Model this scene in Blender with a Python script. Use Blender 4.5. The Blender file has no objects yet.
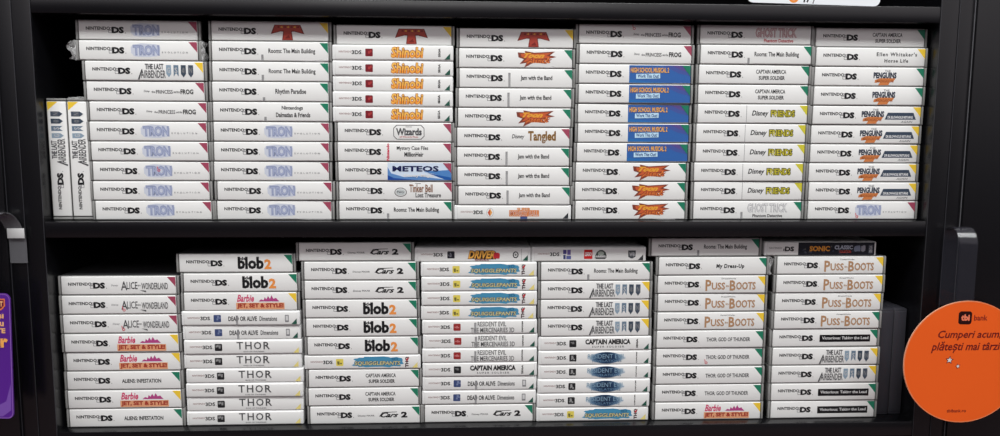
import bpy, bmesh, math, random
from mathutils import Vector, Matrix
random.seed(7)
SC = bpy.context.scene
COL = SC.collection
MM = 0.001

# ------------------------------------------------------------------ colours and materials
def lin(c):
    c = c / 255.0
    return c / 12.92 if c <= 0.04045 else ((c + 0.055) / 1.055) ** 2.4

def rgb(r, g, b, k=1.0):
    return (min(1, lin(r) * k), min(1, lin(g) * k), min(1, lin(b) * k), 1)

MATS = {}
def mat(name, col, rough=0.5, spec=0.5, metal=0.0, noise=0.0, nscale=30, bump=0.0, coat=0.0, alpha=1.0, trans=0.0, ior=1.45, coords='Object'):
    if name in MATS: return MATS[name]
    m = bpy.data.materials.new(name); m.use_nodes = True
    nt = m.node_tree; b = nt.nodes['Principled BSDF']
    b.inputs['Base Color'].default_value = col
    b.inputs['Roughness'].default_value = rough
    b.inputs['Specular IOR Level'].default_value = spec
    b.inputs['Metallic'].default_value = metal
    b.inputs['Coat Weight'].default_value = coat
    b.inputs['Coat Roughness'].default_value = 0.12
    b.inputs['Alpha'].default_value = alpha
    b.inputs['Transmission Weight'].default_value = trans
    b.inputs['IOR'].default_value = ior
    if noise or bump:
        tc = nt.nodes.new('ShaderNodeTexCoord'); n = nt.nodes.new('ShaderNodeTexNoise')
        n.inputs['Scale'].default_value = nscale; n.inputs['Detail'].default_value = 6
        nt.links.new(tc.outputs[coords], n.inputs['Vector'])
        if noise:
            mx = nt.nodes.new('ShaderNodeMix'); mx.data_type = 'RGBA'
            mx.inputs['A'].default_value = tuple(v * (1 - noise) for v in col[:3]) + (1,)
            mx.inputs['B'].default_value = tuple(min(1, v * (1 + noise)) for v in col[:3]) + (1,)
            nt.links.new(n.outputs['Fac'], mx.inputs['Factor'])
            nt.links.new(mx.outputs['Result'], b.inputs['Base Color'])
        if bump:
            bp = nt.nodes.new('ShaderNodeBump'); bp.inputs['Strength'].default_value = bump
            bp.inputs['Distance'].default_value = 0.001
            nt.links.new(n.outputs['Fac'], bp.inputs['Height']); nt.links.new(bp.outputs['Normal'], b.inputs['Normal'])
    MATS[name] = m
    return m

def ink(r, g, b):
    return mat('ink_%d_%d_%d' % (r, g, b), rgb(r, g, b, 0.96), 0.34, 0.4)

M_LAM = mat('black_laminate', rgb(10, 10, 13), 0.27, 0.8, noise=0.25, nscale=14, bump=0.06)
M_EDGE = mat('laminate_edge', rgb(70, 70, 74), 0.4, 0.5)
M_BACK = mat('black_back', rgb(14, 14, 16), 0.7, 0.2, noise=0.2, nscale=8)
M_GREY = mat('clear_grey_plastic', rgb(138, 138, 136), 0.3, 0.5, noise=0.18, nscale=60)
M_BODY = mat('smoky_plastic', rgb(46, 46, 48), 0.45, 0.4)
M_WSHELL = mat('white_plastic', rgb(226, 227, 226), 0.28, 0.5)
M_PAPER = mat('glossy_white_paper', rgb(226, 226, 224), 0.27, 0.5, noise=0.02, nscale=25)
M_DSHELL = mat('dark_grey_plastic', rgb(54, 54, 60), 0.35, 0.5, noise=0.15, nscale=40)
M_WRAP = mat('crumpled_clear_wrap', rgb(225, 225, 225), 0.12, 1.0, alpha=0.35)
M_FILM = mat('clear_strip_plastic', rgb(56, 56, 64), 0.1, 1.0, alpha=0.28)
M_SEAL = mat('seal_plastic', rgb(150, 150, 152), 0.25, 0.6, alpha=0.55)

# ------------------------------------------------------------------ mesh helpers
class MB:
    def __init__(s): s.v = []; s.f = []; s.mi = []; s.mats = []; s.smooth = []
    def m(s, mt):
        if mt not in s.mats: s.mats.append(mt)
        return s.mats.index(mt)
    def add(s, vs, fs, mt, smooth=False):
        o = len(s.v); s.v += [tuple(v) for v in vs]
        i = s.m(mt)
        for f in fs:
            s.f.append([a + o for a in f]); s.mi.append(i); s.smooth.append(smooth)
    def bm(s, bm, mt, smooth=False):
        bm.verts.index_update()
        s.add([v.co[:] for v in bm.verts], [[v.index for v in f.verts] for f in bm.faces], mt, smooth); bm.free()
    def box(s, x0, x1, y0, y1, z0, z1, mt, bev=0.0, seg=2):
        bm = bmesh.new(); bmesh.ops.create_cube(bm, size=1)
        for v in bm.verts:
            v.co = Vector(((x0 + x1) / 2 + v.co.x * (x1 - x0), (y0 + y1) / 2 + v.co.y * (y1 - y0), (z0 + z1) / 2 + v.co.z * (z1 - z0)))
        if bev:
            bmesh.ops.bevel(bm, geom=bm.edges[:], offset=bev, segments=seg, profile=0.5, affect='EDGES')
        s.bm(bm, mt, bool(bev))
    def mesh(s, name):
        me = bpy.data.meshes.new(name); me.from_pydata(s.v, [], s.f)
        for m_ in s.mats: me.materials.append(m_)
        me.polygons.foreach_set('material_index', s.mi)
        me.polygons.foreach_set('use_smooth', s.smooth)
        if any(s.smooth):
            try: me.set_sharp_from_angle(angle=math.radians(40))
            except Exception: pass
        me.update(); return me

def link(name, me, parent=None, loc=(0, 0, 0), rot=(0, 0, 0)):
    o = bpy.data.objects.new(name, me); COL.objects.link(o)
    o.location = loc; o.rotation_euler = rot
    if parent is not None: o.parent = parent
    return o
def tag(o, label, cat, group=None):
    o['label'] = label; o['category'] = cat
    if group: o['group'] = group
    return o

# lettering: every word is turned into a real mesh fitted to a box in millimetres
GLY = {}
def glyphs(s, bold, shear, space):
    bold = bold + 0.018; k = (s, bold, shear, space)
    if k not in GLY:
        c = bpy.data.curves.new('w', 'FONT'); c.body = s; c.size = 1; c.offset = bold; c.shear = shear
        c.resolution_u = 2; c.space_character = space; c.fill_mode = 'FRONT' if hasattr(c, 'fill_mode') else c.fill_mode
        o = bpy.data.objects.new('w', c); COL.objects.link(o)
        dg = bpy.context.evaluated_depsgraph_get()
        me = bpy.data.meshes.new_from_object(o.evaluated_get(dg))
        V = [(v.co.x, v.co.y) for v in me.vertices]; F = [list(p.vertices) for p in me.polygons]
        bpy.data.objects.remove(o); bpy.data.curves.remove(c); bpy.data.meshes.remove(me)
        GLY[k] = (V, F)
    return GLY[k]

class Print:
    """a layer-cake of flat ink on a spine; x from the left, z from the bottom, in mm"""
    def __init__(s, y=-0.62): s.b = MB(); s.y = y; s.k = 0
    def lay(s): s.k += 1; return (s.y - 0.035 * s.k) * MM
    def T(s, t, x0, x1, z0, z1, col, bold=0.0, shear=0.0, space=1.0, grow=0.0, vert=False):
        V, F = glyphs(t, bold, shear, space)
        if not V: return s
        ax = min(v[0] for v in V); bx = max(v[0] for v in V); ay = min(v[1] for v in V); by = max(v[1] for v in V)
        y = s.lay(); x0 -= grow; x1 += grow; z0 -= grow; z1 += grow
        if vert:     # reading upwards
            P = [((x1 - (v[1] - ay) / (by - ay) * (x1 - x0)) * MM, y, (z0 + (v[0] - ax) / (bx - ax) * (z1 - z0)) * MM) for v in V]
        else:
            P = [((x0 + (v[0] - ax) / (bx - ax) * (x1 - x0)) * MM, y, (z0 + (v[1] - ay) / (by - ay) * (z1 - z0)) * MM) for v in V]
        s.b.add(P, F, col); return s
    def P(s, pts, col):
        y = s.lay(); s.b.add([(a * MM, y, b * MM) for a, b in pts], [list(range(len(pts)))], col); return s
    def R(s, x0, x1, z0, z1, col): return s.P([(x0, z0), (x1, z0), (x1, z1), (x0, z1)], col)
    def RR(s, x0, x1, z0, z1, r, col, n=4):
        pts = []
        for cx, cz, a in ((x1 - r, z0 + r, -90), (x1 - r, z1 - r, 0), (x0 + r, z1 - r, 90), (x0 + r, z0 + r, 180)):
            for i in range(n + 1):
                t = math.radians(a + 90 * i / n); pts.append((cx + r * math.cos(t), cz + r * math.sin(t)))
        return s.P(pts, col)
    def RING(s, cx, cz, rx, rz, w, col, n=24, e=1.0):
        y = s.lay(); V = []; F = []
        for i in range(n):
            t = 2 * math.pi * i / n; c, q = math.cos(t), math.sin(t)
            V += [((cx + rx * c) * MM, y, (cz + rz * q) * MM), ((cx + (rx - w) * c) * MM, y, (cz + (rz - w) * q) * MM)]
        for i in range(n):
            j = (i + 1) % n; F.append([2 * i, 2 * j, 2 * j + 1, 2 * i + 1])
        s.b.add(V, F, col); return s
    def E(s, cx, cz, rx, rz, col, n=20, jag=0.0, seed=1):
        rr = random.Random(seed); pts = []
        for i in range(n):
            t = 2 * math.pi * i / n; k = 1 + jag * (rr.random() - 0.5)
            pts.append((cx + rx * math.copysign(abs(math.cos(t)) ** (0.6 if jag else 1), math.cos(t)) * k, cz + rz * math.copysign(abs(math.sin(t)) ** (0.6 if jag else 1), math.sin(t)) * k))
        return s.P(pts, col)
    def frame(s, x0, x1, z0, z1, w, col, cut=3):
        o = [(x0 + cut, z0), (x1 - cut, z0), (x1, z0 + cut), (x1, z1 - cut), (x1 - cut, z1), (x0 + cut, z1), (x0, z1 - cut), (x0, z0 + cut)]
        cx, cz = (x0 + x1) / 2, (z0 + z1) / 2
        i_ = [(cx + (a - cx) * (1 - 2 * w / (x1 - x0)), cz + (b - cz) * (1 - 2 * w / (z1 - z0))) for a, b in o]
        y = s.lay(); s.b.add([(a * MM, y, b * MM) for a, b in o + i_], [[k, (k + 1) % 8, (k + 1) % 8 + 8, k + 8] for k in range(8)], col); return s
    def mesh(s, n): return s.b.mesh(n)

# inks
K = ink(28, 28, 30); DG = ink(78, 78, 80); MG = ink(130, 130, 132); LG = ink(185, 185, 188)
BURG = ink(160, 72, 94); GREEN = ink(36, 122, 94); YEL = ink(238, 200, 62); OLIVE = ink(205, 196, 62)
DGREEN = ink(38, 84, 70); GOLD = ink(214, 184, 96); PGOLD = ink(226, 210, 130); WHITE = ink(225, 225, 225); DARKF = ink(50, 52, 56)

# ------------------------------------------------------------------ the two kinds of case
W = 135.0; HD = 22.135; HT = 17.09; DEEP = 124.0
def shell_ds():
    b = MB(); h = HD - 0.08; g = 0.35
    b.box(0, W * MM, 3.0 * MM, DEEP * MM, 0, h * MM, M_BODY, 0.9 * MM)
    b.box(0, 1.2 * MM, 1.5 * MM, 30 * MM, 0.2 * MM, (h - 0.2) * MM, M_GREY, 0.4 * MM)
    b.box((W - 1.2) * MM, W * MM, 1.5 * MM, 30 * MM, 0.2 * MM, (h - 0.2) * MM, M_GREY, 0.4 * MM)
    b.box(0, 2.5 * MM, 0, 4 * MM, g * MM, (h - g) * MM, M_GREY, 0.7 * MM)
    b.box((W - 2.6) * MM, W * MM, 0, 4 * MM, g * MM, (h - g) * MM, M_GREY, 0.7 * MM)
    b.box(3.1 * MM, (W - 3.2) * MM, 0.2 * MM, 4 * MM, 0.1 * MM, (h - 0.1) * MM, M_GREY, 0.5 * MM)
    return b.mesh('shell_thick')
def shell_ts():
    b = MB(); h = HT - 0.08
    b.box(0, W * MM, 0, DEEP * MM, 0, h * MM, M_WSHELL, 1.5 * MM, 3)
    return b.mesh('shell_thin')
def sleeve(h, x0, x1, m, bev=1.35):
    b = MB(); b.box(x0 * MM, x1 * MM, -0.6 * MM, 2.2 * MM, 0.45 * MM, (h - 0.55) * MM, m, bev * MM, 3)
    return b.mesh('spine_sleeve')
ME_SD, ME_ST = shell_ds(), shell_ts()
ME_PD = sleeve(HD, 3.4, 131.6, M_PAPER); ME_PT = sleeve(HT, 2.6, 132.6, M_PAPER, 1.5)

def logo_ds():
    p = Print()
    p.T('NINTENDO', 11.5, 37.5, 10.9, 14.6, K, 0.02, space=1.05)
    p.frame(35.6, 39.6, 7.6, 10.9, 0.55, MG, 0.4); p.frame(36.2, 39.2, 11.2, 13.8, 0.5, MG, 0.4)
    p.T('DS', 39.2, 52.4, 7.4, 14.5, K, 0.045)
    p.E(53.9, 7.9, 0.5, 0.5, MG, 8)
    return p.mesh('platform_logo')
def logo_ts():
    p = Print()
    p.T('NINTENDO', 7.5, 21.5, 8.3, 10.3, ink(140, 100, 100), 0.0, space=1.1)
    p.T('3DS', 21.8, 32.8, 6.6, 10.9, K, 0.015)
    p.E(34, 7, 0.4, 0.4, MG, 8)
    return p.mesh('platform_logo')
ME_LD, ME_LT = logo_ds(), logo_ts()
def flag_ds(c):
    p = Print(-0.61); p.P([(121.8, 20.6), (131.2, 20.6), (131.2, 9.2)], c); return p.mesh('corner_flag')
def flag_ts(c):
    p = Print(-0.61); p.P([(125.2, 1.6), (131.4, 1.6), (131.4, 8.2)], c); return p.mesh('corner_flag')

def N(): return Print(-0.62)
# every title: look for the label, thick or thin, flag colour, parts {name: Print}
TT = {}
def title(key, look, grp, thin, flag, parts, sleeve_mesh=None):
    TT[key] = dict(look=look, grp=grp, thin=thin, flag=(flag_ts(flag) if thin else flag_ds(flag)) if flag else None,
                   parts=[(n, p.mesh(n)) for n, p in parts], sleeve=sleeve_mesh or (ME_PT if thin else ME_PD))

def seal(x=58, z1=7.5, thin=False):
    p = Print(-0.75); p.R(x, x + 2.6, 0.8, z1, M_SEAL); p.RING(x + 1.3, z1 - 1.6, 1.3, 1.5, 0.4, MG, 12); return p

# -- thick ones
pb, pv, pl = ink(200, 205, 218), ink(158, 166, 192), ink(136, 146, 178)
p = N().E(75.5, 11.3, 16, 7.3, pb, 26, 0.10, 3)
p.T('TRON', 61.5, 90.5, 5.2, 17.3, pv, 0.06).T('TRON', 62.5, 89.5, 6.2, 16.3, pl, 0.02).T('TRON', 63, 89, 7, 15.6, ink(168, 176, 204), -0.012)
p.T('EVOLUTION', 93, 121, 8.2, 10.0, MG, 0, space=2.2)
title('TRON', 'case with hazy blue logo, burgundy corner', 'thick white cases with hazy blue logo', 0, BURG, [('title_lettering', p)])
def air():
    p = N().T('THE LAST', 69, 88.5, 12.6, 18.6, MG, 0.0).T('THE LAST', 68.2, 88.2, 12.8, 18.9, DG, -0.005)
    p.T('AIRBENDER', 63.5, 90.5, 3.4, 11.8, DG, 0.0).P([(60, 1.6), (64.5, 13), (65.6, 13), (62, 1.6)], DG)
    q = N()
    for i, c in enumerate((ink(138, 158, 174), ink(104, 124, 142), ink(60, 72, 86), ink(70, 80, 94))):
        x = 91.2 + i * 8
        pts = [(x, 17.6), (x + 5.4, 17.6), (x + 5.4, 8), (x + 2.7, 4.2), (x, 8)] if i != 1 else [(x, 17.6), (x + 5.4, 17.6), (x + 5.4, 5), (x + 2.7, 9), (x, 5)]
        q.P(pts, c); q.T('GS@N'[i], x + 1.2, x + 4.2, 9, 15, LG if i < 2 else MG, 0)
    return [('title_lettering', p), ('banner_emblem', q)]
title('AIR', 'white case with four slate banners and yellow corner', 'thick white cases with four slate banners', 0, YEL, air())
p = N().T('Disney', 65.5, 72, 9.3, 12.4, DG, 0, 0.2).T('the', 74, 78, 9.2, 11.6, DG).T('PRINCESS', 78.8, 97, 8.4, 12.6, DG, 0.0, 0.0)
p.T('and the', 98, 104.6, 9.2, 11.6, DG).T('FROG', 105.6, 119.5, 8.0, 13.4, K, 0.012)
title('FROG', 'case with small ornate lettering, burgundy corner', 'thick white cases with small ornate lettering', 0, BURG, [('title_lettering', p)])
rd, rk, oy = ink(170, 66, 54), ink(120, 40, 34), ink(226, 160, 60)
p = N().P([(72.5, 18.2), (101, 18.2), (105.2, 8), (94, 10.8), (91.4, 10.6), (92.6, 1.4), (80.6, 1.4), (82, 10.6), (79, 10.8), (68.3, 8)], rk)
p.P([(73.3, 17.5), (100, 17.5), (103.5, 9.2), (93.4, 12), (90.4, 11.8), (91.4, 2.2), (81.8, 2.2), (83, 11.8), (80, 12), (70, 9.2)], rd)
for i in range(7): p.P([(75 + i * 3.6, 15.4), (77.6 + i * 3.6, 17.2), (78 + i * 3.6, 14.6)], oy if i % 2 else rk)
p.P([(83.5, 3.5), (90, 3.5), (88, 7)], rk)
title('TEE', 'white case with winged red T-shaped emblem', 'thick white cases with red T emblem', 0, YEL, [('title_emblem', p)])
p = N().T('Rooms: The Main Building', 65.5, 117, 7.6, 14.2, K, 0.006)
title('ROOMS', 'case with small one-line black title', 'thick white cases with one-line black title', 0, GREEN, [('title_lettering', p), ('seal_tab', seal(57.5))])
p = N().T('Rhythm Paradise', 73, 107, 7.2, 14.2, K, 0.01)
title('RHYTHM', 'case with short two-word black title', 'thick white cases with one-line black title', 0, GREEN, [('title_lettering', p), ('seal_tab', seal(59, 5))])
p = N().T('Nintendogs', 79.5, 103, 12.2, 17.6, K, 0.008).T('Dalmatian & Friends', 73, 111, 5, 10.2, K, 0.008)
title('DOGS', 'case with two-line small black title', 'thick white cases with two-line black title', 0, GREEN, [('title_lettering', p), ('seal_tab', seal(60, 5.5))])
p = N().frame(66, 101, 2.8, 19.2, 0.7, DG, 3.6).T('Wizards', 69, 98, 7.4, 15.6, DG, 0.02).T('Disney', 80, 87, 16.3, 17.8, DG).T('of Waverly Place', 73, 94, 4.6, 6.6, ink(180, 60, 60))
title('WIZ', 'white case with title inside an octagonal frame', 'thick white cases with framed title', 0, BURG, [('title_lettering', p)])
p = N().T('Mystery Case Files', 70, 105.5, 12, 17.6, K, 0.002).T('MillionHeir', 78.5, 100, 5.6, 10.8, K, 0.012)
q = N().T('Nintendo', 58.4, 61.6, 1.2, 20.6, ink(200, 50, 80), 0.03, vert=True)
title('MYST', 'case with vertical red strip, two-line title', 'thick white cases with two-line black title', 0, BURG, [('title_lettering', p), ('side_strip', q)])
bl = ink(60, 110, 180); p = Print(-0.6)
p.R(59, 131.4, 1.2, 20.8, ink(206, 220, 236)).P([(59, 1.2), (59, 16), (63, 9), (78, 4.5), (92, 6), (131.4, 1.2)], ink(92, 136, 192)).P([(59, 1.2), (59, 7), (66, 3.5), (80, 2.4), (95, 1.2)], ink(32, 74, 150))
p.P([(100, 11), (131.4, 13), (131.4, 2), (119, 6.5)], ink(80, 130, 190)).P([(104, 9.5), (131.4, 4), (131.4, 1.2), (126, 1.2)], ink(36, 88, 160))
q = Print(-0.85); q.T('METEOS', 64.5, 117, 11, 17.4, ink(28, 34, 80), 0.018).T('Disney Magic', 77, 111, 4, 8.2, WHITE, 0.005, 0.15)
title('METEOS', 'case with blue-white artwork, navy title', 'thick white cases with blue artwork', 0, BURG, [('spine_artwork', p), ('title_lettering', q)])
TT['METEOS']['flagY'] = -0.3
br = ink(140, 104, 84); p = N().RING(73, 9.5, 7, 5.2, 0.8, DG).E(73, 9.5, 5.4, 3.6, ink(190, 196, 196)).T('Fairy', 69, 77, 8, 11, DG)
p.T('Tinker Bell', 83, 109.5, 9.4, 18.4, br, 0.01).T('Lost Treasure', 90, 119, 3.6, 8.8, DG, 0.004).T('Disney', 90, 96, 18.8, 20.2, DG)
title('TINK', 'white case with oval grey badge beside brown lettering', 'thick white cases with brown lettering', 0, BURG, [('title_lettering', p)])
jo, jr = ink(222, 128, 62), ink(126, 62, 48)
p = N().P([(69.5, 17.5), (78, 17), (77.5, 19.4), (88, 17.4), (112, 18.8), (106, 14.6), (113.5, 12.8), (99, 9.4), (103, 5), (88, 6.4), (77, 0.8), (79.5, 6), (71.5, 4.6), (76.5, 10), (70.5, 12)], jr)
p.P([(73, 16), (88, 16.2), (108, 17.4), (102, 14), (109, 12.6), (96, 10.4), (98, 6.6), (86, 7.6), (79, 4), (82, 8), (76, 7), (80, 11), (74, 12.6)], ink(196, 92, 54))
p.T('Toon', 76, 100, 11.2, 17, oy, 0.035, 0.5).T('Attack', 79, 108, 5.8, 12, jo, 0.035, 0.5).T('Attack', 79.6, 108.6, 6.4, 12.4, ink(150, 60, 44), -0.012, 0.5)
title('TOON', 'case with jagged orange slanted logo', 'thick white cases with jagged orange logo', 0, GREEN, [('title_emblem', p)])
p = N().T('Jam with the Band', 72.5, 108.5, 7.6, 14, K, 0.008)
title('JAM', 'case with small centred four-word title', 'thick white cases with one-line black title', 0, GREEN, [('title_lettering', p), ('seal_tab', seal(58.5, 17))])
p = N().T('Disney', 65.5, 80, 8.4, 14.4, K, 0.0, 0.25).T('Tangled', 84, 115.5, 4, 18, ink(160, 124, 74), 0.02).T('Tangled', 84.3, 115.8, 4.2, 18.2, ink(124, 90, 50), -0.01)
title('TANGLE', 'case with tall golden-brown script title', 'thick white cases with golden script', 0, BURG, [('title_lettering', p)])
p = Print(-0.6); p.R(61, 131.4, 1.2, 20.8, ink(52, 98, 166)).P([(99, 20.8), (131.4, 20.8), (131.4, 9), (118, 12), (107, 17)], ink(70, 86, 154)).P([(110, 20.8), (131.4, 20.8), (131.4, 13), (121, 15.5)], ink(90, 76, 140)).P([(61, 1.2), (61, 5), (85, 2.6), (110, 1.2)], ink(46, 108, 172))
q = Print(-0.78); q.T('HIGH SCHOOL MUSICAL 2', 62.6, 106.6, 12.6, 18.2, ink(110, 60, 50), 0.05, grow=0.3).T('HIGH SCHOOL MUSICAL 2', 62.6, 106.6, 12.6, 18.2, ink(232, 176, 110), 0.01)
q.P([(69, 5.6), (96.6, 6.4), (96.4, 11.8), (69, 11)], ink(190, 222, 240)).T('Work This Out!', 70.5, 95, 6.8, 10.8, ink(40, 70, 130), 0.01)
title('HSM', 'case with bright blue artwork, orange lettering', 'thick cases with bright blue artwork', 0, GREEN, [('spine_artwork', p), ('title_lettering', q)])
TT['HSM']['flagY'] = -0.3
p = N().T('GHOST TRICK', 67, 115, 8.2, 19, LG, 0.035).T('GHOST TRICK', 67.4, 114.6, 8.6, 18.6, MG, 0.012).T('GHOST TRICK', 67.6, 114.4, 8.8, 18.4, ink(216, 216, 216), -0.008)
p.T('Phantom Detective', 73.5, 109, 2.8, 6.4, DG, 0.006)
title('GHOST', 'case with ghostly outlined grey title', 'thick white cases with outlined grey title', 0, GREEN, [('title_lettering', p), ('seal_tab', seal(59, 9))])
p = N().T('GHOST TRICK', 67, 115, 8.2, 19, ink(196, 130, 136), 0.035).T('GHOST TRICK', 67.4, 114.6, 8.6, 18.6, ink(150, 96, 100), 0.012).T('GHOST TRICK', 67.6, 114.4, 8.8, 18.4, ink(212, 186, 186), -0.008)
p.T('Phantom Detective', 77, 111, 2.8, 6.8, ink(176, 60, 66), 0.006)
title('GHOSTR', 'pinkish case with outlined reddish title', 'thick white cases with outlined grey title', 0, None, [('title_lettering', p)])
p = N().T('CAPTAIN AMERICA', 69.5, 104.8, 12, 16.6, K, 0.008).T('SUPER SOLDIER', 73, 103.4, 5.2, 9.6, K, 0.01)
title('CAP', 'white case with two-line capital title', 'thick white cases with two-line black title', 0, GREEN, [('title_lettering', p)])
oc = ink(196, 186, 62); p = N().T('Disney', 66.5, 86, 7.2, 14.8, K, 0.008, 0.25).T('FRIENDS', 89, 116.5, 8, 15, ink(62, 60, 30), 0.075, grow=0.8).T('FRIENDS', 89, 116.5, 8, 15, oc, 0.0)
q = Print(-0.61); q.R(60, 60.5, 1.3, 20.8, MG)
title('FRIEND', 'case with script beside olive block lettering', 'thick white cases with olive block lettering', 0, OLIVE, [('title_lettering', p), ('fold_line', q)])
p = N().T("Ellen Whitaker's", 74, 121.5, 12, 16.6, K, 0.008, space=1.25).T('Horse Life', 83.5, 111.5, 5, 9, K, 0.008, space=1.25)
title('ELLEN', 'case with widely spaced two-line title', 'thick white cases with two-line black title', 0, YEL, [('title_lettering', p)])
def peng(x0, x1):
    p = N(); s = (x1 - x0) / 27
    p.T('THE', x0 + 13 * s, x0 + 20 * s, 16.2, 18.6, MG, 0.01)
    p.P([(x0 + 2, 7.2), (x0 + 8, 9.4), (x1 - 1, 9.2), (x1 - 3.5, 5.2), (x1 - 7, 5.4), (x1 - 9, 1.6), (x0 + 6, 1.2), (x0 + 8, 4.6), (x0 + 1.5, 4)], ink(200, 122, 70))
    p.T('MADAGASCAR', x0 + 4, x1 - 3, 4.4, 7.6, ink(150, 80, 44), 0.0)
    p.T('PENGUINS', x0, x1, 9, 16, ink(52, 58, 72), 0.03)
    return p
title('PENG', 'case with slate-and-orange brush logo', 'thick white cases with slate and orange logo', 0, GREEN, [('title_lettering', peng(72, 99))])
q = N().P([(88.6, 6.2), (126, 6.2), (122.5, 14.2), (92, 14.2)], ink(58, 70, 86)).T('DR BLOWHOLE RETURNS', 92, 122, 7.4, 10.4, WHITE, 0.01).T('AGAIN', 108, 122, 2.6, 5, MG, 0, 0.3)
title('PENGB', 'case with orange logo, dark slate box', 'thick white cases with slate title box', 0, YEL, [('title_lettering', peng(61, 87.7)), ('subtitle_box', q)])
p = N().T('Disney', 59, 67, 9.6, 12, MG, 0, 0.2).T('A', 70, 77, 5.4, 15.6, DG, -0.006).T('LICE', 76.5, 88.5, 6.6, 15, DG, -0.008).T('in', 89, 92, 10, 12, DG).T('WONDERLAND', 93, 122.5, 6.2, 14, DG, -0.006)
p.P([(91, 5.5), (98, 3), (97.6, 5)], DG)
title('ALICE', 'case with spindly lettering, burgundy corner', 'thick white cases with spindly lettering', 0, BURG, [('title_lettering', p)])
pk = ink(206, 70, 110); p = N().T('Barbie', 63.5, 83, 10.6, 19, pk, 0.012, 0.3)
p.P([(88, 11), (91, 13.5), (94, 12.5), (95, 16), (97, 13.6), (99, 17.4), (101, 14), (103, 18.2), (105, 14.2), (108, 15.2), (110, 12.8), (112, 11)], ink(176, 70, 130))
q = N().R(62.5, 117.5, 1.8, 9.6, ink(222, 160, 120)).T('JET, SET & STYLE!', 63.5, 116.5, 2.4, 9, ink(160, 54, 44), 0.035)
title('BARBIE', 'case with pink script above orange band', 'thick white cases with pink script', 0, YEL, [('title_lettering', p), ('subtitle_band', q)])
p = N().T('ALIENS: INFESTATION', 65.5, 110, 8, 12.8, K, 0.012)
title('ALIENS', 'case with small capital one-line title', 'thick white cases with one-line black title', 0, GREEN, [('title_lettering', p)])
p = N().T('blob', 69.5, 99, 4, 18.4, K, 0.028).T('de', 72.5, 79.5, 14.6, 18.2, K, 0.02).T('2', 99.6, 107.6, 4, 15.6, ink(232, 146, 74), 0.03)
title('BLOB', 'case with black title, orange numeral', 'thick white cases with orange numeral', 0, GREEN, [('title_lettering', p)])
p = N().T('Disney PIXAR', 59, 78.5, 8.4, 11, DG, 0.0).T('Cars', 85.5, 106.5, 7.6, 13.8, K, 0.016, 0.5).P([(84, 9), (88, 14.2), (105, 14.6), (105, 14), (88.6, 13.4), (85.4, 9)], K).T('2', 109.6, 117, 7.4, 14.4, K, 0.035)
title('CARS', 'case with italic one-word title and numeral', 'thick white cases with italic title and numeral', 0, GREEN, [('title_lettering', p)])
p = N().T('My Dress-Up', 71.5, 105, 7.2, 13.4, K, 0.025, 0.1, space=1.15)
title('DRESS', 'wrapped white case with small bold italic title', 'thick white cases with one-line black title', 0, GREEN, [('title_lettering', p)])
pc = ink(174, 134, 100); p = N().T('DreamWorks', 79, 96, 17.2, 18.8, DG, 0.0)
p.T('P', 60, 67, 3.2, 16.6, pc, 0.01).T('USS', 67.5, 83.5, 4.6, 13.4, pc, 0.008).T('in', 84.6, 88, 8, 10.4, pc, 0.01).T('B', 89, 96, 3.6, 16, pc, 0.01).T('OOTS', 96.6, 120, 4.6, 14, pc, 0.008)
title('PUSS', 'case with tall brown lettering, yellow corner', 'thick white cases with brown storybook lettering', 0, YEL, [('title_lettering', p)])
TT['PUSSG'] = dict(TT['PUSS']); TT['PUSSG']['flag'] = flag_ds(GREEN); TT['PUSSG']['look'] = 'case with tall brown lettering, green corner'
p = N().T('THOR: GOD OF THUNDER', 63, 116, 8.2, 13.2, DG, 0.012)
title('GOT', 'white case with long grey capital title', 'thick white cases with long grey capital title', 0, GREEN, [('title_lettering', p)])
p = N().R(60.6, 122.8, 6, 14.8, ink(22, 22, 24)).T('Victorious: Taking the Lead', 63.4, 120.6, 8, 12.6, ink(205, 205, 205), 0.012)
title('BLACK', 'white case with solid black title bar, green corner', 'thick white cases with black title bar', 0, GREEN, [('title_bar', p)])

# -- thin ones
def thumb(c, c2=None, x=36.8, seed=0, s=8.4):
    p = N(); z = (HT - s) / 2; p.RR(x, x + s, z, z + s, 1.0, c)
    if c2:
        rr = random.Random(seed)
        for i in range(4):
            a, b = x + 1 + rr.random() * (s - 3.6), z + 1 + rr.random() * (s - 3.6)
            p.R(a, a + 1.2 + rr.random() * 1.6, b, b + 1.2 + rr.random() * 1.8, c2)
    return p
def pub(t, x=117, z0=2, z1=15, c=K, w=2.6, bold=0.03): return N().T(t, x, x + w, z0, z1, c, bold, vert=True)
so, sb_ = ink(240, 184, 90), ink(150, 70, 30)
p = N().T('Shinobi', 65.5, 101.5, 3, 15, sb_, 0.06, 0.12, grow=0.4).T('Shinobi', 65.5, 101.5, 3, 15, so, 0.012, 0.12).T('Shinobi', 66, 101, 3.6, 8, ink(236, 140, 50), -0.01, 0.12)
title('SHIN', 'thin case with orange brush title', 'thin white cases with orange brush title', 1, DGREEN, [('title_lettering', p), ('thumbnail', thumb(ink(120, 30, 40), ink(170, 60, 60), seed=2)), ('publisher_mark', pub('SEGA', 118, 4, 13.6))])
p = N().R(63, 97.5, 4, 11.2, ink(214, 130, 74)).T('SUPER', 72, 88, 10.4, 14, ink(214, 140, 90), 0.04).T('MONKEY BALL', 64, 96.5, 4.8, 10.4, WHITE, 0.02).T('MONKEY BALL', 64.4, 96.1, 5.2, 10, ink(186, 96, 54), -0.01).R(76, 84, 0.9, 4, ink(70, 84, 130))
q = N().RING(41, 8.4, 4.2, 5.4, 0.6, LG).P([(38.2, 8.4), (41, 4), (43.6, 8.4), (41, 13)], ink(196, 84, 56)).P([(41, 4), (43.6, 8.4), (41, 13)], ink(226, 160, 90))
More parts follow.
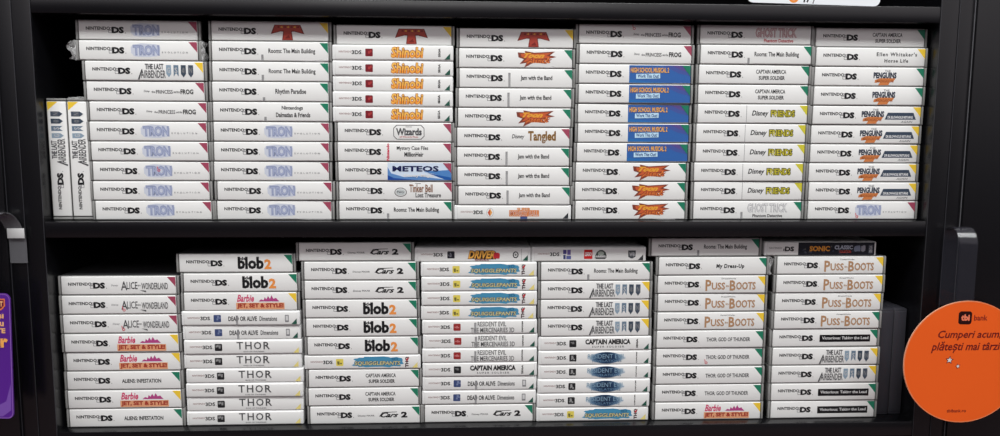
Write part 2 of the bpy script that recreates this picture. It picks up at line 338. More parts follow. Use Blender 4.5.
title('MONKEY', 'thin case with orange banner and red diamond', 'thin white cases with orange banner title', 1, DARKF, [('title_lettering', p), ('thumbnail', q)])
def slime(x0, x1, yl):
    p = N(); cx = (x0 + x1) / 2; rx = (x1 - x0) / 2
    p.E(cx, 8.6, rx, 6.2, ink(70, 140, 176), 34, 0.22, 5)
    p.T('SQUIGGLEPANTS', x0 + 2, x1 - 1.5, 3.8, 10, ink(72, 72, 78), 0.07, 0.15).T('SQUIGGLEPANTS', x0 + 2.2, x1 - 1.7, 4.2, 9.6, yl, 0.0, 0.15).T('3D', x1 - 12, x1 - 4, 10.6, 13.6, ink(40, 100, 140), 0.02)
    return p
title('SQUIG', 'thin case with blue splash title', 'thin white cases with blue splash title', 1, PGOLD, [('title_lettering', slime(56, 113, ink(206, 200, 150))), ('thumbnail', thumb(ink(222, 204, 92), ink(120, 112, 60), seed=4)), ('publisher_mark', N().T('THQ', 117, 121.6, 2, 14.6, ink(60, 30, 40), 0.04, vert=True).P([(119, 9), (122, 14), (118, 12)], ink(190, 50, 60)))])
p = N().T('DEAD OR ALIVE', 53.5, 86, 5.4, 11, K, 0.012).T('Dimensions', 89, 109, 5.4, 11, DG, 0.006)
q = N().RR(118, 122.4, 4, 12.5, 0.6, MG).R(118.8, 121.6, 6, 11.5, ink(205, 205, 205))
title('DOA', 'thin case with blue thumbnail, black title', 'thin white cases with blue thumbnail', 1, DGREEN, [('title_lettering', p), ('thumbnail', thumb(ink(62, 76, 118), ink(118, 130, 164), seed=5)), ('publisher_mark', q), ('seal_tab', seal(62, 12))])
p = N(); x = 60.5
for ch, w in (('T', 7.4), ('H', 7.4), ('O', 8.6), ('R', 7.4)): p.T(ch, x, x + w, 6, 14.8, DG, -0.004); x += w + 2.4
p.T('GOD OF THUNDER', 68, 92, 2.8, 4.2, MG, 0)
title('THOR', 'thin case with widely spaced four-letter title', 'thin white cases with spaced grey title', 1, PGOLD, [('title_lettering', p), ('thumbnail', thumb(ink(36, 36, 38), ink(140, 140, 140), 35.6, 6))])
p = N().E(80, 8, 17, 5.2, ink(60, 44, 36), 22, 0.2, 8).T('DRIVER', 62, 93, 4, 13.4, ink(40, 26, 22), 0.07, 0.3, grow=.4).T('DRIVER', 62, 93, 4, 13.4, ink(232, 170, 80), 0.02, 0.3).E(95, 7.6, 4, 3.6, ink(190, 50, 60), 12, .2, 3).T('RENEGADE', 70, 86, 1.4, 3.8, ink(120, 40, 40), 0.01)
q = N().RING(117.2, 8.5, 3.4, 4, 1.2, K).E(117.2, 8.5, 1.2, 1.4, MG, 10).R(123.6, 124, 1.4, 15.6, MG)
title('DRIVER', 'thin white case with fiery racing title', 'thin white cases with fiery title', 1, DGREEN, [('title_lettering', p), ('thumbnail', thumb(ink(36, 36, 44), ink(120, 120, 130), 38, 7)), ('publisher_mark', q)])
p = N().T('RESIDENT EVIL', 65, 98.5, 9.2, 15, DG, -0.004).T('THE MERCENARIES 3D', 57, 108, 2, 7.8, DG, -0.004)
title('MERC', 'thin case with two-line title, red thumbnail', 'thin white cases with red thumbnail', 1, DGREEN, [('title_lettering', p), ('thumbnail', thumb(ink(150, 46, 46), ink(196, 120, 120), seed=9)), ('publisher_mark', pub('CAPCOM', 116.6, 1.8, 15.2, K, 1.8, 0.05)), ('seal_tab', seal(61, 14))])
p = N().T('CAPTAIN AMERICA', 55.8, 109.7, 7.4, 13.8, K, 0.035).T('SUPER SOLDIER', 64, 102, 3.6, 5.8, DG, 0.0, space=1.6)
title('CAPT', 'thin white case with heavy jagged black title', 'thin white cases with heavy black title', 1, DGREEN, [('title_lettering', p), ('thumbnail', thumb(ink(34, 34, 36), ink(120, 120, 120), seed=11)), ('publisher_mark', pub('SEGA', 116.4, 3, 14, K, 2.2))])
p = N()
for rx, rz, c in ((23, 5.6, (206, 214, 220)), (20.5, 6.4, (170, 186, 198)), (18.5, 6.8, (124, 148, 168)), (16.5, 7, (84, 112, 140)), (14, 7, (52, 80, 110)), (11, 6.6, (34, 58, 88)), (7, 5.6, (26, 44, 70))):
    p.E(81, 8.4, rx, rz, ink(*c), 30)
p.T('RESIDENT EVIL', 58.7, 103.4, 7.6, 13, ink(128, 158, 180), -0.012).T('REVELATIONS', 64, 99, 3.4, 6.2, ink(100, 132, 160), -0.01)
title('REV', 'thin white case with dark-blue clouded title', 'thin white cases with dark-blue clouded title', 1, DGREEN, [('title_lettering', p), ('thumbnail', thumb(ink(34, 34, 36), ink(150, 150, 150), seed=13)), ('publisher_mark', pub('CAPCOM', 116.4, 2, 15, K, 1.4, 0.04))])
p = N().R(61.7, 71.5, 3.2, 14, ink(206, 40, 40)).T('LEGO', 62.6, 70.6, 6.4, 11.2, WHITE, 0.03, 0.1)
p.P([(74, 5), (88.5, 5), (86.5, 3.2), (76, 3.2)], ink(40, 44, 44)).P([(74.5, 6), (76.5, 11), (80, 13.6), (83.5, 13.6), (87, 11), (88.4, 6)], ink(58, 66, 62)).E(81.5, 9.6, 3.6, 2.6, ink(160, 168, 160), 12).T('JURASSIC', 75.5, 87, 5, 7.4, WHITE, 0.01)
q = N().P([(113.5, 13), (122.6, 13), (122.2, 5.5), (118, 3.4), (113.8, 5.5)], ink(70, 74, 78)).T('WB', 114.8, 121.4, 6, 11, LG, 0.02)
r_ = N().R(37, 41, 9, 14, ink(84, 76, 140)).R(42, 46, 8, 14, ink(110, 96, 160)).R(37.4, 40, 3, 8, ink(60, 70, 120)).R(41, 46.4, 3, 7, ink(96, 104, 160))
title('LEGO', 'thin white case with red square and dark oval logo', 'thin white cases with red square logo', 1, DARKF, [('title_lettering', p), ('thumbnail', r_), ('publisher_mark', q)])
p = Print(-0.6); p.R(40.5, 132.2, 0.9, HT - 1.1, ink(32, 34, 42))
for i in range(26):
    a = 42 + random.random() * 86; b = 2 + random.random() * 10; p.b.add([(a * MM, -0.64 * MM, b * MM), ((a + 3) * MM, -0.64 * MM, b * MM), ((a + 2) * MM, -0.64 * MM, (b + 2.4) * MM)], [[0, 1, 2]], ink(60 + 10 * (i % 4), 66 + 8 * (i % 4), 84))
q = Print(-0.75); q.T('SONIC', 54, 78.5, 5.4, 11.8, ink(226, 150, 60), 0.03).T('CLASSIC', 84, 106, 7.6, 12.6, ink(170, 176, 190), 0.03).T('COLLECTION', 90, 104, 3.4, 6.6, ink(190, 80, 70), 0.01).E(112, 9, 4, 4, ink(128, 136, 156), 12, .5, 4).E(118.5, 9, 2.4, 4, ink(150, 150, 160), 12, .5, 6).R(125, 130, 3, 13, ink(84, 88, 98)).T('SEGA', 126, 129.4, 4, 12, LG, 0.0, vert=True)
title('SONIC', 'slim case with mostly black spine and orange title', 'slim case with black spine', 1, None, [('spine_artwork', p), ('title_lettering', q)])
TT['SONIC']['logo'] = None
p = N().T('NINTENDO', 5.5, 21, 8.2, 10.6, MG, 0).T('DS', 24.5, 35.5, 5.4, 11.2, K, 0.03).R(22.4, 24, 5.8, 8.6, MG)
TT['SONIC']['logo'] = p.mesh('platform_logo')

# ------------------------------------------------------------------ the stacks (x of the left ends, mm; top to bottom)
ZU, ZL = 0.0005, -0.2418
ORD = ['top', 'second', 'third', 'fourth', 'fifth', 'sixth', 'seventh', 'eighth', 'ninth', 'tenth', 'eleventh', 'twelfth']
S = [
 ('upper', 0, 0.9997, 'TRON TRON AIR FROG FROG TRON TRON TRON TRON TRON', [-449.2,-448.9,-443.5,-443.7,-441.8,-442.8,-442.2,-441.8,-442.4,-440.7]),
 ('upper', 1, 1.0019, 'TEE ROOMS ROOMS RHYTHM DOGS TRON TRON TRON TRON TRON', [-305.9,-305.8,-305.9,-306.6,-306.6,-306.7,-307.1,-308.0,-305.0,-306.2]),
 ('upper', 2, 1.0029, 'TEE SHIN SHIN SHIN SHIN SHIN WIZ MYST METEOS TINK ROOMS', [-168.8,-170.2,-170.4,-170.6,-170.8,-171.0,-169.2,-169.5,-169.2,-168.8,-169.1]),
 ('upper', 3, 1.0015, 'TEE TOON JAM JAM TOON TANGLE JAM JAM JAM MONKEY', [-31.6,-32.3,-31.8,-32.8,-33.5,-34.5,-34.7,-34.3,-33.3,-34.6]),
 ('upper', 4, 1.0049, 'FROG FROG HSM HSM HSM HSM HSM TOON TOON TOON', [103.0,103.9,103.3,103.5,103.2,103.4,102.5,101.6,101.3,101.8]),
 ('upper', 5, 1.0080, 'GHOSTR ROOMS CAP CAP FRIEND FRIEND FRIEND FRIEND FRIEND GHOST', [241.9,242.6,241.5,241.5,241.3,240.5,240.8,239.4,240.3,240.4]),
 ('upper', 6, 0.9999, 'CAP ELLEN PENG PENG PENGB PENGB PENGB PENGB PENGB TRON', [376.6,376.8,376.4,376.2,376.2,376.0,376.1,375.6,376.0,376.1]),
 ('lower', 0, 1.0060, 'ALICE ALICE ALICE BARBIE BARBIE ALIENS BARBIE ALIENS', [-484.9,-484.9,-484.6,-483.8,-483.5,-484.1,-483.8,-483.5]),
 ('lower', 1, 1.0010, 'BLOB BLOB BARBIE DOA DOA THOR THOR THOR THOR THOR THOR', [-352.1,-347.1,-347.8,-348.0,-347.8,-346.8,-347.8,-345.7,-346.3,-346.6,-347.2]),
 ('lower', 2, 1.0001, 'CARS CARS CARS BLOB BLOB BLOB SQUIG CAP CAP CARS', [-216.2,-210.6,-210.4,-209.9,-209.7,-208.6,-209.5,-208.3,-209.0,-207.6]),
 ('lower', 3, 0.9987, 'DRIVER SQUIG SQUIG SQUIG SQUIG MERC MERC MERC CAPT DOA DOA CARS', [-80.8,-73.7,-73.1,-73.1,-73.9,-72.7,-71.9,-72.7,-72.4,-72.7,-73.2,-73.5]),
 ('lower', 4, 1.0090, 'LEGO ROOMS AIR AIR AIR CAPT REV REV REV REV SQUIG', [54.8,62.8,62.9,62.8,63.5,63.8,64.1,63.9,63.3,62.7,62.1]),
 ('lower', 5, 0.9964, 'ROOMS DRESS PUSS PUSS PUSS GOT GOT GOT GOT BARBIE', [192.7,201.3,200.9,201.7,201.3,201.2,201.7,201.5,201.4,201.6]),
 ('lower', 6, 0.9986, 'SONIC PUSS PUSS PUSS PUSSG BLACK AIR AIR BLACK BLACK', [330.5,342.7,342.4,342.4,341.8,341.4,341.7,341.6,342.2,342.8]),
]
STK = ['leftmost', 'second', 'third', 'middle', 'fifth', 'sixth', 'rightmost']

def build_case(key):
    t = TT[key]
    r = bpy.data.objects.new('game_case', None); r.empty_display_size = 0.01; COL.objects.link(r)
    link('shell', ME_ST if t['thin'] else ME_SD, r)
    sl = link('spine_sleeve', t['sleeve'], r)
    lg = t.get('logo', ME_LT if t['thin'] else ME_LD)
    if lg: link('platform_logo', lg, sl)
    for n, me in t['parts']: link(n, me, sl)
    if t['flag']: link('corner_flag', t['flag'], sl, (0, t.get('flagY', 0) * MM, 0))
    return r
def copy_tree(o, parent=None):
    c = o.copy(); COL.objects.link(c); c.parent = parent
    for ch in list(o.children):
        if ch.name.split('.')[0] not in ('marker_scribble', 'torn_wrap', 'shrink_wrap'): copy_tree(ch, c)
    return c

def wrap_mesh(side, H, seed, out=7.0):
    """crumpled clear film bunched at one end of a case"""
    rr = random.Random(seed); b = MB()
    for layer in range(2):
        nu, nv = 9, 9; V = []
        for i in range(nu):
            for j in range(nv):
                u = i / (nu - 1); v = j / (nv - 1)
                x = u * out * (0.75 + 0.35 * math.sin(v * 7 + seed + layer * 2)); z = v * (H + 0.6) - 0.2
                z = H / 2 + (z - H / 2) * (1 - 0.16 * u)
                y = 1.0 + 9 * layer * u + rr.uniform(-2.2, 1.4) * (0.3 + u)
                x += rr.uniform(-0.7, 0.7); z += rr.uniform(-0.3, 0.3)
                z = min(max(z, 0.1), H - 0.15)
                V.append(((-x if side < 0 else W + x) * MM, y * MM, z * MM))
        F = [[i * nv + j, (i + 1) * nv + j, (i + 1) * nv + j + 1, i * nv + j + 1] for i in range(nu - 1) for j in range(nv - 1)]
        b.add(V, F, M_WRAP, False)
    return b.mesh('shrink_wrap')

def scribble(x, z, seed):
    p = Print(-0.8); c = ink(206, 66, 84); p.RING(x, z, 1.7, 1.6, 0.7, c, 10); p.P([(x - 1.6, z + 1.4), (x - 2.2, z + 4.2), (x - 1.4, z + 4.4), (x - 0.8, z + 1.6)], c); return p.mesh('marker_scribble')
def torn(x0, x1, z, seed):
    rr = random.Random(seed); b = MB(); n = 7; V = []
    for i in range(n):
        x = x0 + (x1 - x0) * i / (n - 1)
        V += [(x * MM, -0.75 * MM, (z + rr.uniform(0, 0.5)) * MM), (x * MM, (-0.95 - rr.random() * 0.6) * MM, (z + 1.0 + rr.random() * 1.6 * (i + 1) / n) * MM)]
    b.add(V, [[2 * i, 2 * i + 2, 2 * i + 3, 2 * i + 1] for i in range(n - 1)], mat('torn_film', rgb(235, 235, 235), 0.15, 0.9, alpha=0.75)); return b.mesh('torn_wrap')
SCRIB = {('lower', 0, 1): (73, 5), ('lower', 0, 2): (71, 4.5), ('lower', 5, 6): (63.5, 4), ('upper', 6, 9): (62, 3.5), ('upper', 4, 0): (66, 17.4), ('upper', 0, 7): (76, 12)}
TORN = {('upper', 3, 1): (98, 112, 0.3), ('upper', 3, 8): (98, 130, 0.2), ('upper', 1, 9): (95, 131, 0.2), ('lower', 1, 9): (98, 130, 0.2), ('lower', 3, 9): (98, 118, 0.3), ('lower', 4, 5): (74, 108, 0.2), ('lower', 4, 6): (92, 128, 0.2), ('lower', 4, 7): (92, 128, 0.2), ('lower', 4, 9): (95, 125, 0.2), ('lower', 4, 2): (95, 125, 0.2), ('upper', 6, 6): (92, 120, 0.3), ('upper', 4, 9): (96, 120, 0.2), ('upper', 1, 1): (95, 130, 0.2)}
PROTO = {}
for row, ci, sc, keys, xs in S:
    keys = keys.split(); base = ZU if row == 'upper' else ZL
    hs = [(HT if TT[k]['thin'] else HD) * sc * MM for k in keys]
    z = base
    zs = [0] * len(keys)
    for i in reversed(range(len(keys))): zs[i] = z; z += hs[i]
    for i, (k, x) in enumerate(zip(keys, xs)):
        if k not in PROTO: o = PROTO[k] = build_case(k)
        else: o = copy_tree(PROTO[k])
        yj = random.uniform(-0.0006, 0.0012)
        if i == 0: yj += 0.0015
        o.location = (x * MM, yj, zs[i]); o.scale = (1, 1, sc); o.rotation_euler = (0, 0, math.radians(random.uniform(-0.35, 0.35)))
        pos = 'topmost' if i == 0 else ('bottom one' if i == len(keys) - 1 else ORD[i] + ' down')
        stack = ('%s %s stack' % (STK[ci], row)) + ('' if ci in (0, 3, 6) else ' from left')
        tag(o, '%s, %s, %s' % (TT[k]['look'], pos, stack), 'game case', TT[k]['grp'])
        o['_k'] = k
        if (row, ci, i) in SCRIB: link('marker_scribble', scribble(*SCRIB[(row, ci, i)], 1), o)
        if (row, ci, i) in TORN: link('torn_wrap', torn(*TORN[(row, ci, i)], 10 + i), o)
        if row == 'upper' and ci == 0 and i == 1:
            link('shrink_wrap', wrap_mesh(-1, HD, 3, 9.5), o); link('shrink_wrap', wrap_mesh(1, HD, 5, 4.5), o)
        if row == 'lower' and ci == 5 and i == 1:
            link('shrink_wrap', wrap_mesh(1, HD, 9, 4.5), o)
for o in COL.objects:
    if '_k' in o: del o['_k']

# two cases standing on end at the far left of the upper shelf
for i, x in enumerate((-486.0, -463.6)):
    o = copy_tree(PROTO['AIR']); o.rotation_euler = (0, math.radians(-90), 0)
    # local x -> up, local z -> left : put the case's foot on the shelf
    o.location = ((x + HD - 0.15) * MM, 0.002, ZU + 0.0005); o.scale = (1, 1, 0.985)
    tag(o, ('white case with slate banners standing on end against the left side panel', 'white case with slate banners standing on end beside the leftmost upper stack')[i], 'game case', 'thick white cases standing on end')
    if i == 1: link('shrink_wrap', wrap_mesh(1, HD - 1, 12, 1.8), o)

# two dark cases standing at the far right of the lower shelf
def dark_case():
    r = bpy.data.objects.new('game_case', None); COL.objects.link(r)
    b = MB(); b.box(0, 16.3 * MM, 1.2 * MM, 120 * MM, 0, 132.5 * MM, M_DSHELL, 1.2 * MM); link('shell', b.mesh('shell_dark'), r)
    b = MB(); b.box(0.9 * MM, 15.3 * MM, 0, 3 * MM, 4 * MM, 129 * MM, M_DSHELL, 0.5 * MM); link('spine_panel', b.mesh('spine_panel'), r)
    b = MB(); b.box(-0.0 * MM, 0.9 * MM, 0.0, 5 * MM, 2 * MM, 131 * MM, mat('grey_edge', rgb(66, 66, 70), 0.3), 0.3 * MM); link('hinge_edge', b.mesh('hinge_edge'), r)
    return r
d1 = dark_case(); d1.location = (0.4805, 0.008, ZL)
tag(d1, 'plain dark grey case standing upright beside the rightmost lower stack', 'game case', 'plain dark upright cases')
d2 = copy_tree(d1); d2.location = (0.4971, 0.009, ZL)
tag(d2, 'plain dark grey case standing upright against the right side panel', 'game case', 'plain dark upright cases')

# ------------------------------------------------------------------ the shelving
XL, XR = -0.4872, 0.5145
YF, YB = -0.014, 0.30
ZTOP, ZBOT = 1.0, -1.1
def empty(name, loc=(0, 0, 0)):
    o = bpy.data.objects.new(name, None); o.location = loc; COL.objects.link(o); return o
def bx(name, parent, x0, x1, y0, y1, z0, z1, m=M_LAM, bev=0.0006):
    b = MB(); b.box(x0, x1, y0, y1, z0, z1, m, bev, 2)
    o = link(name, b.mesh(name), parent)
    if parent is not None: o.location = -Vector(parent.location)
    return o
unit = empty('shelf_unit', (0.0136, 0, ZBOT))
tag(unit, 'black laminate shelving unit holding the two rows of game cases', 'shelf')
bx('side_panel', unit, XL - 0.0207, XL, YF, YB, ZBOT, ZTOP)
bx('side_panel', unit, XR, XR + 0.0225, YF, YB, ZBOT, ZTOP)
for z in (0.2435, 0.0, ZL - 0.0003, ZL - 0.245, ZL - 0.49, 0.2435 + 0.26):
    t = 0.0176
    bx('shelf_board', unit, XL, XR, YF, YB - 0.008, z - t, z)
bx('back_panel', unit, XL, XR, YB - 0.008, YB, ZBOT, ZTOP, M_BACK)
bx('plinth', unit, XL, XR, YF + 0.02, YF + 0.04, ZBOT, ZBOT + 0.08)
EB = mat('edge_band', rgb(46, 46, 50), 0.35, 0.6)
for x in (XL - 0.0008, XR + 0.0003): bx('edge_band', unit, x, x + 0.0007, YF - 0.0007, YF + 0.001, ZBOT, ZTOP, EB, 0.0002)
bx('edge_band', unit, XL - 0.0210, XL - 0.0203, YF - 0.0007, YF + 0.001, ZBOT, ZTOP, EB, 0.0002)
bx('edge_band', unit, XR + 0.0218, XR + 0.0226, YF - 0.0007, YF + 0.001, ZBOT, ZTOP, EB, 0.0002)
# neighbours on either side
un = empty('shelf_unit', (-0.8, 0, ZBOT)); tag(un, 'black laminate unit at the left edge behind the purple card', 'shelf')
bx('side_panel', un, XL - 0.0207 - 0.0175, XL - 0.0210, YF - 0.0004, YB, ZBOT, ZTOP)
bx('door_panel', un, XL - 0.60, XL - 0.0207 - 0.0182, YF - 0.004, YF + 0.014, ZBOT, ZTOP)
bx('edge_band', un, XL - 0.0386, XL - 0.0378, YF - 0.0012, YF + 0.001, ZBOT, ZTOP, EB, 0.0002)
bx('back_panel', un, XL - 0.60, XL - 0.0207 - 0.0182, YB - 0.008, YB, ZBOT, ZTOP, M_BACK)
un = empty('shelf_unit', (0.85, 0, ZBOT)); tag(un, 'black laminate unit at the right edge behind the round orange sign', 'shelf')
bx('side_panel', un, XR + 0.0228, XR + 0.0225 + 0.0172, YF - 0.0004, YB, ZBOT, ZTOP)
bx('door_panel', un, XR + 0.0225 + 0.0180, XR + 0.62, YF - 0.004, YF + 0.014, ZBOT, ZTOP)
bx('edge_band', un, XR + 0.0392, XR + 0.0400, YF - 0.0014, YF + 0.001, ZBOT, ZTOP, mat('edge_band_light', rgb(96, 96, 100), 0.25, 0.7), 0.0002)
bx('back_panel', un, XR + 0.0225 + 0.0180, XR + 0.62, YB - 0.008, YB, ZBOT, ZTOP, M_BACK)

# floor and wall of the shop
M_FLOOR = mat('shop_floor', rgb(92, 70, 72), 0.45, 0.4, noise=0.12, nscale=3)
fl = MB(); fl.box(-3, 3, -4.5, 0.6, ZBOT - 0.05, ZBOT, M_FLOOR); o = link('floor', fl.mesh('floor')); o['kind'] = 'structure'
wl = MB(); wl.box(-3, 3, 0.5, 0.6, ZBOT, 1.9, mat('shop_wall', rgb(120, 120, 122), 0.7, noise=0.05, nscale=4)); o = link('wall_back', wl.mesh('wall_back')); o['kind'] = 'structure'

# ------------------------------------------------------------------ white promotional card standing on the top board
cr = empty('promo_card', (0.37, YF + 0.0010, 0.2456))
tag(cr, 'white rounded card with orange and black print on the top board', 'sign')
def rr_pts(x0, x1, z0, z1, r, n=6):
    pts = []
    for cx, cz, a in ((x1 - r, z0 + r, -90), (x1 - r, z1 - r, 0), (x0 + r, z1 - r, 90), (x0 + r, z0 + r, 180)):
        for i in range(n + 1):
            t = math.radians(a + 90 * i / n); pts.append((cx + r * math.cos(t), cz + r * math.sin(t)))
    return pts
def slab(name, pts, y0, y1, mt, parent, bev=0.0):
    bm = bmesh.new(); vs = [bm.verts.new((a, y0, b)) for a, b in pts]; f = bm.faces.new(vs)
    ex = bmesh.ops.extrude_face_region(bm, geom=[f])
    for g in ex['geom']:
        if isinstance(g, bmesh.types.BMVert): g.co.y = y1
    bmesh.ops.recalc_face_normals(bm, faces=bm.faces[:])
    b = MB(); b.bm(bm, mt); return link(name, b.mesh(name), parent)
card = slab('card', rr_pts(-0.078, 0.074, -0.0010, 0.060, 0.007), -0.0006, 0.0006, mat('white_card', rgb(228, 232, 236), 0.3), cr)
card.rotation_euler = (0, math.radians(1.1), 0)
p = Print(-0.62)
p.E(-25, 6.0, 6, 6, ink(232, 140, 60), 20).E(-25, 6.0, 3.2, 3.2, WHITE, 16)
p.T('17', -14, -4, 0.6, 12, K, 0.03, 0.25).P([(-3.4, -0.2), (-2.4, -0.2), (2.4, 18), (1.4, 18)], K).T('lei', 4, 16, 6, 16, K, 0.03)
link('price_print', p.mesh('price_print'), card)

# ------------------------------------------------------------------ hanging signs on bent clear strips
def strip(path, w, th, mt, name, parent):
    """bent band: path of (x, y, z) centre points, width along x"""
    b = MB(); n = len(path); V = []
    for i, q in enumerate(path):
        a = Vector(path[max(0, i - 1)]); c = Vector(path[min(n - 1, i + 1)]); t = (c - a); t.x = 0; t.normalize()
        nrm = Vector((0, -t.z, t.y))
        for sx, sn in ((-1, -1), (1, -1), (1, 1), (-1, 1)):
            V.append(Vector(q) + Vector((sx * w / 2, 0, 0)) + nrm * (sn * th / 2))
    F = []
    for i in range(n - 1):
        for k in range(4): F.append([4 * i + k, 4 * i + (k + 1) % 4, 4 * i + 4 + (k + 1) % 4, 4 * i + 4 + k])
    F += [[3, 2, 1, 0], [4 * n - 4, 4 * n - 3, 4 * n - 2, 4 * n - 1]]
    b.add(V, F, mt, True); return link(name, b.mesh(name), parent)

sg = empty('shelf_wobbler', (0.550, -0.046, -0.159))
tag(sg, 'round orange bank sign on a bent clear strip at right', 'sign')
pts = [(71.6 * MM * math.cos(2 * math.pi * i / 96), 71.6 * MM * math.sin(2 * math.pi * i / 96)) for i in range(96)]
disc = slab('disc', pts, -0.0007, 0.0007, mat('orange_card', rgb(232, 94, 30), 0.38, 0.4, noise=0.04, nscale=12), sg)
disc.data.materials.append(mat('card_edge', rgb(228, 170, 140), 0.5))
for po in disc.data.polygons:
    if abs(po.normal.y) < 0.5: po.material_index = 1
p = Print(-0.72); p.RING(0, 0, 71.4, 71.4, 0.8, ink(232, 140, 96), 96); link('rim_line', p.mesh('rim_line'), disc)
mk = ink(110, 24, 26)
p = Print(-0.75); p.RR(-11, 4.6, 44.4, 59.6, 3.2, ink(40, 12, 12)).T('tbi', -8, 2.2, 48.6, 56, ink(236, 128, 96), 0.03)
p.T('bank', 7.2, 23, 48.8, 55.4, ink(140, 40, 30), 0.0); link('bank_logo', p.mesh('bank_logo'), disc)
p = Print(-0.75); p.T('Cumperi acum,', -33.5, 40.5, 25.8, 37.4, mk, 0.0, 0.25).T('plătești mai târziu', -40.5, 46, 11, 24.4, mk, 0.0, 0.25)
link('slogan_lettering', p.mesh('slogan_lettering'), disc)
def star(p, cx, cz, r, rot, c):
    p.P([(cx + (r if i % 2 == 0 else r * 0.45) * math.sin(rot + i * math.pi / 5), cz + (r if i % 2 == 0 else r * 0.45) * math.cos(rot + i * math.pi / 5)) for i in range(10)], c)
p = Print(-0.75); star(p, -18, 2.6, 5.2, 0.1, ink(90, 40, 50)); star(p, -18, 2.6, 3.4, 0.1, WHITE); star(p, -7.6, -4.6, 3.4, -0.3, ink(120, 60, 50)); star(p, -7.6, -4.6, 2.2, -0.3, WHITE)
link('star_print', p.mesh('star_print'), disc)
p = Print(-0.75); p.T('tbibank.ro', -17, 6, -59.5, -55.6, mk, 0.0); link('web_address', p.mesh('web_address'), disc)
pa = []
for i in range(5): pa.append((0.5455 - 0.550, 0.0315 - 0.0015, 0.06 + i * 0.018))   # back leg against the panel
zc = 0.1375
for i in range(1, 18):
    a = math.pi * i / 18
    k = 1 if i >= 15 else 0
    if i == 15:
        for t in (0.0, 0.5): pa.append((-0.0045, 0.0170 + 0.013 * math.cos(a) - 0.0033 * t, zc + 0.0035 + 0.013 * math.sin(a) - 0.0051 * t))
    pa.append((-0.0045, 0.0170 + 0.013 * math.cos(a) - 0.0033 * k, zc + 0.0035 + 0.013 * math.sin(a) - 0.0051 * k))
for i in range(8): pa.append((-0.0045, 0.0007, zc - 0.0016 - i * 0.0105))
strip(pa, 0.0215, 0.0006, M_FILM, 'bent_strip', sg)

pc_ = empty('shelf_wobbler', (-0.5575, -0.046, -0.1415))
tag(pc_, 'purple rounded card with gold print on a bent strip at left', 'sign')
pm = mat('purple_card', rgb(84, 34, 136), 0.35, 0.45, noise=0.3, nscale=9)
card2 = slab('card', rr_pts(-0.05, 0.0455, -0.0695, 0.0695, 0.0065), -0.0007, 0.0007, pm, pc_)
card2.rotation_euler = (0, math.radians(2.0), 0)
lil = ink(140, 100, 176); p = Print(-0.75)
o_ = rr_pts(-49.6, 45.1, -69.1, 69.1, 6.2); i_ = rr_pts(-48.8, 44.3, -68.3, 68.3, 5.6)
yy = p.lay(); n_ = len(o_); p.b.add([(a * MM, yy, b * MM) for a, b in o_ + i_], [[k, (k + 1) % n_, (k + 1) % n_ + n_, k + n_] for k in range(n_)], lil)
p.P([(-48, -68), (10, -68), (34, -67), (43, -60), (43.5, -30), (38, -50), (20, -60), (-20, -58), (-48, -50)], ink(120, 80, 168))
link('border_print', p.mesh('border_print'), card2)
gp = ink(232, 176, 120); p = Print(-0.85)
p.P([(26, 64), (40.2, 64), (40.2, 56), (37.4, 52.4), (33, 50), (28.6, 52.4), (26, 56)], ink(220, 120, 70)).P([(27.4, 62.6), (38.8, 62.6), (38.8, 56.4), (36.4, 53.6), (33, 51.8), (29.6, 53.6), (27.4, 56.4)], ink(112, 36, 60)).T('BRT', 28.4, 38, 55.4, 61, gp, 0.02)
link('shield_logo', p.mesh('shield_logo'), card2)
p = Print(-0.85); p.T('și', 31.4, 38.4, 40.5, 47.5, gp, 0.02).T('nu', 29, 38.2, 33.6, 38.6, gp, 0.02).T('PESTE', 19, 39.6, 26, 31.6, gp, 0.03).T('ar', 26, 42, 10, 20.4, ink(240, 170, 90), 0.04)
link('slogan_lettering', p.mesh('slogan_lettering'), card2)
pa = []; X0 = -0.5156 + 0.5575
for i in range(5): pa.append((X0, 0.0300, 0.096 + i * 0.004))
zc = 0.1195
for i in range(0, 19):
    a = math.pi * i / 18; u = i / 18
    pa.append((X0 - 0.030 * u ** 1.3, 0.0150 + 0.0150 * math.cos(a), zc + 0.034 * math.sin(a) + 0.0))
for i in range(1, 8): pa.append((X0 - 0.030, 0.0010, zc - i * 0.0085))
strip(pa, 0.0185, 0.0006, mat('frosted_strip_plastic', rgb(112, 112, 116), 0.16, 1.0, alpha=0.6), 'bent_strip', pc_)
hl = MB(); hl.box(X0 - 0.0092, X0 + 0.0092, 0.0270, 0.0276, 0.1240, 0.1350, mat('highlight_white', rgb(200, 200, 200), 0.2), 0.0002); link('strip_highlight', hl.mesh('strip_highlight'), pc_)  # reflected light on the bent strip, added as a pale slab

# ------------------------------------------------------------------ light
def area(name, loc, aim, sx, sy, e, col=(1, 1, 1)):
    l = bpy.data.lights.new(name, 'AREA'); l.shape = 'RECTANGLE'; l.size = sx; l.size_y = sy; l.energy = e; l.color = col
    o = bpy.data.objects.new(name, l); COL.objects.link(o); o.location = loc
    o.rotation_euler = (Vector(aim) - Vector(loc)).to_track_quat('-Z', 'Y').to_euler(); return o
area('ceiling_lamp', (0.05, -1.1, 1.75), (0.0, 0.0, -0.1), 4.2, 0.42, 75, (0.98, 1.0, 0.985))
area('aisle_lamp', (-0.2, -3.2, 1.75), (0.0, -0.6, 0.0), 2.4, 0.6, 9, (1.0, 0.99, 0.98))

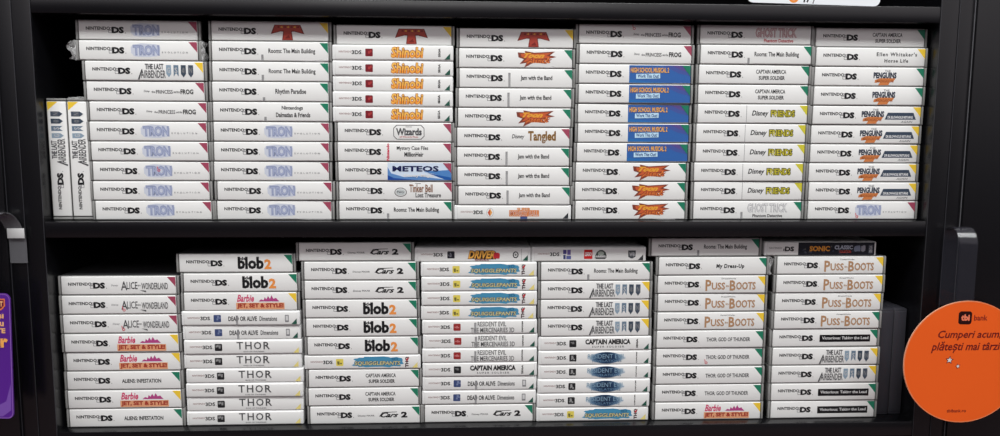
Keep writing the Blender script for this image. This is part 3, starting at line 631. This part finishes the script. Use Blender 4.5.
w = bpy.data.worlds.new('World'); SC.world = w; w.use_nodes = True
nt = w.node_tree; bg = nt.nodes['Background']
tc = nt.nodes.new('ShaderNodeTexCoord'); sp = nt.nodes.new('ShaderNodeSeparateXYZ'); nt.links.new(tc.outputs['Generated'], sp.inputs[0])
cr_ = nt.nodes.new('ShaderNodeValToRGB'); mr = nt.nodes.new('ShaderNodeMapRange')
mr.inputs['From Min'].default_value = -0.5; mr.inputs['From Max'].default_value = 0.5
ma = nt.nodes.new('ShaderNodeMath'); ma.operation = 'MULTIPLY_ADD'; ma.inputs[1].default_value = 0.13
nt.links.new(sp.outputs['X'], ma.inputs[0]); nt.links.new(sp.outputs['Z'], ma.inputs[2])
nt.links.new(ma.outputs[0], mr.inputs['Value']); nt.links.new(mr.outputs[0], cr_.inputs[0])
e = cr_.color_ramp.elements
e[0].position = 0.0; e[0].color = (0.26, 0.17, 0.18, 1)
e[1].position = 1.0; e[1].color = (1.6, 1.5, 1.55, 1)
x = e.new(0.32); x.color = (0.05, 0.038, 0.045, 1)
x = e.new(0.50); x.color = (0.055, 0.05, 0.066, 1)
x = e.new(0.60); x.color = (0.30, 0.28, 0.31, 1)
x = e.new(0.74); x.color = (1.35, 1.25, 1.32, 1)
nt.links.new(cr_.outputs[0], bg.inputs['Color']); bg.inputs['Strength'].default_value = 0.42

# ------------------------------------------------------------------ camera
cam = bpy.data.cameras.new('camera'); co = bpy.data.objects.new('camera', cam); COL.objects.link(co)
cam.sensor_fit = 'HORIZONTAL'; cam.sensor_width = 36; cam.lens = 27.0; cam.clip_start = 0.01
r = Vector((0.9990208093664358, -0.04403173555077937, 0.004316099769243432)); u = Vector((0.000610704780239015, 0.11126983078603872, 0.9937900441222572)); f = Vector((0.04423855210676797, 0.9928142983565621, -0.11118776680131782))
m = Matrix((r, u, -f)).transposed().to_4x4(); m.translation = Vector((-0.020273, -0.858871, 0.098727))
co.matrix_world = m
SC.camera = co
SC.view_settings.view_transform = 'Standard'; SC.view_settings.look = 'None'
SC.view_settings.exposure = 0.0; SC.view_settings.gamma = 1.0; SC.view_settings.use_curve_mapping = False
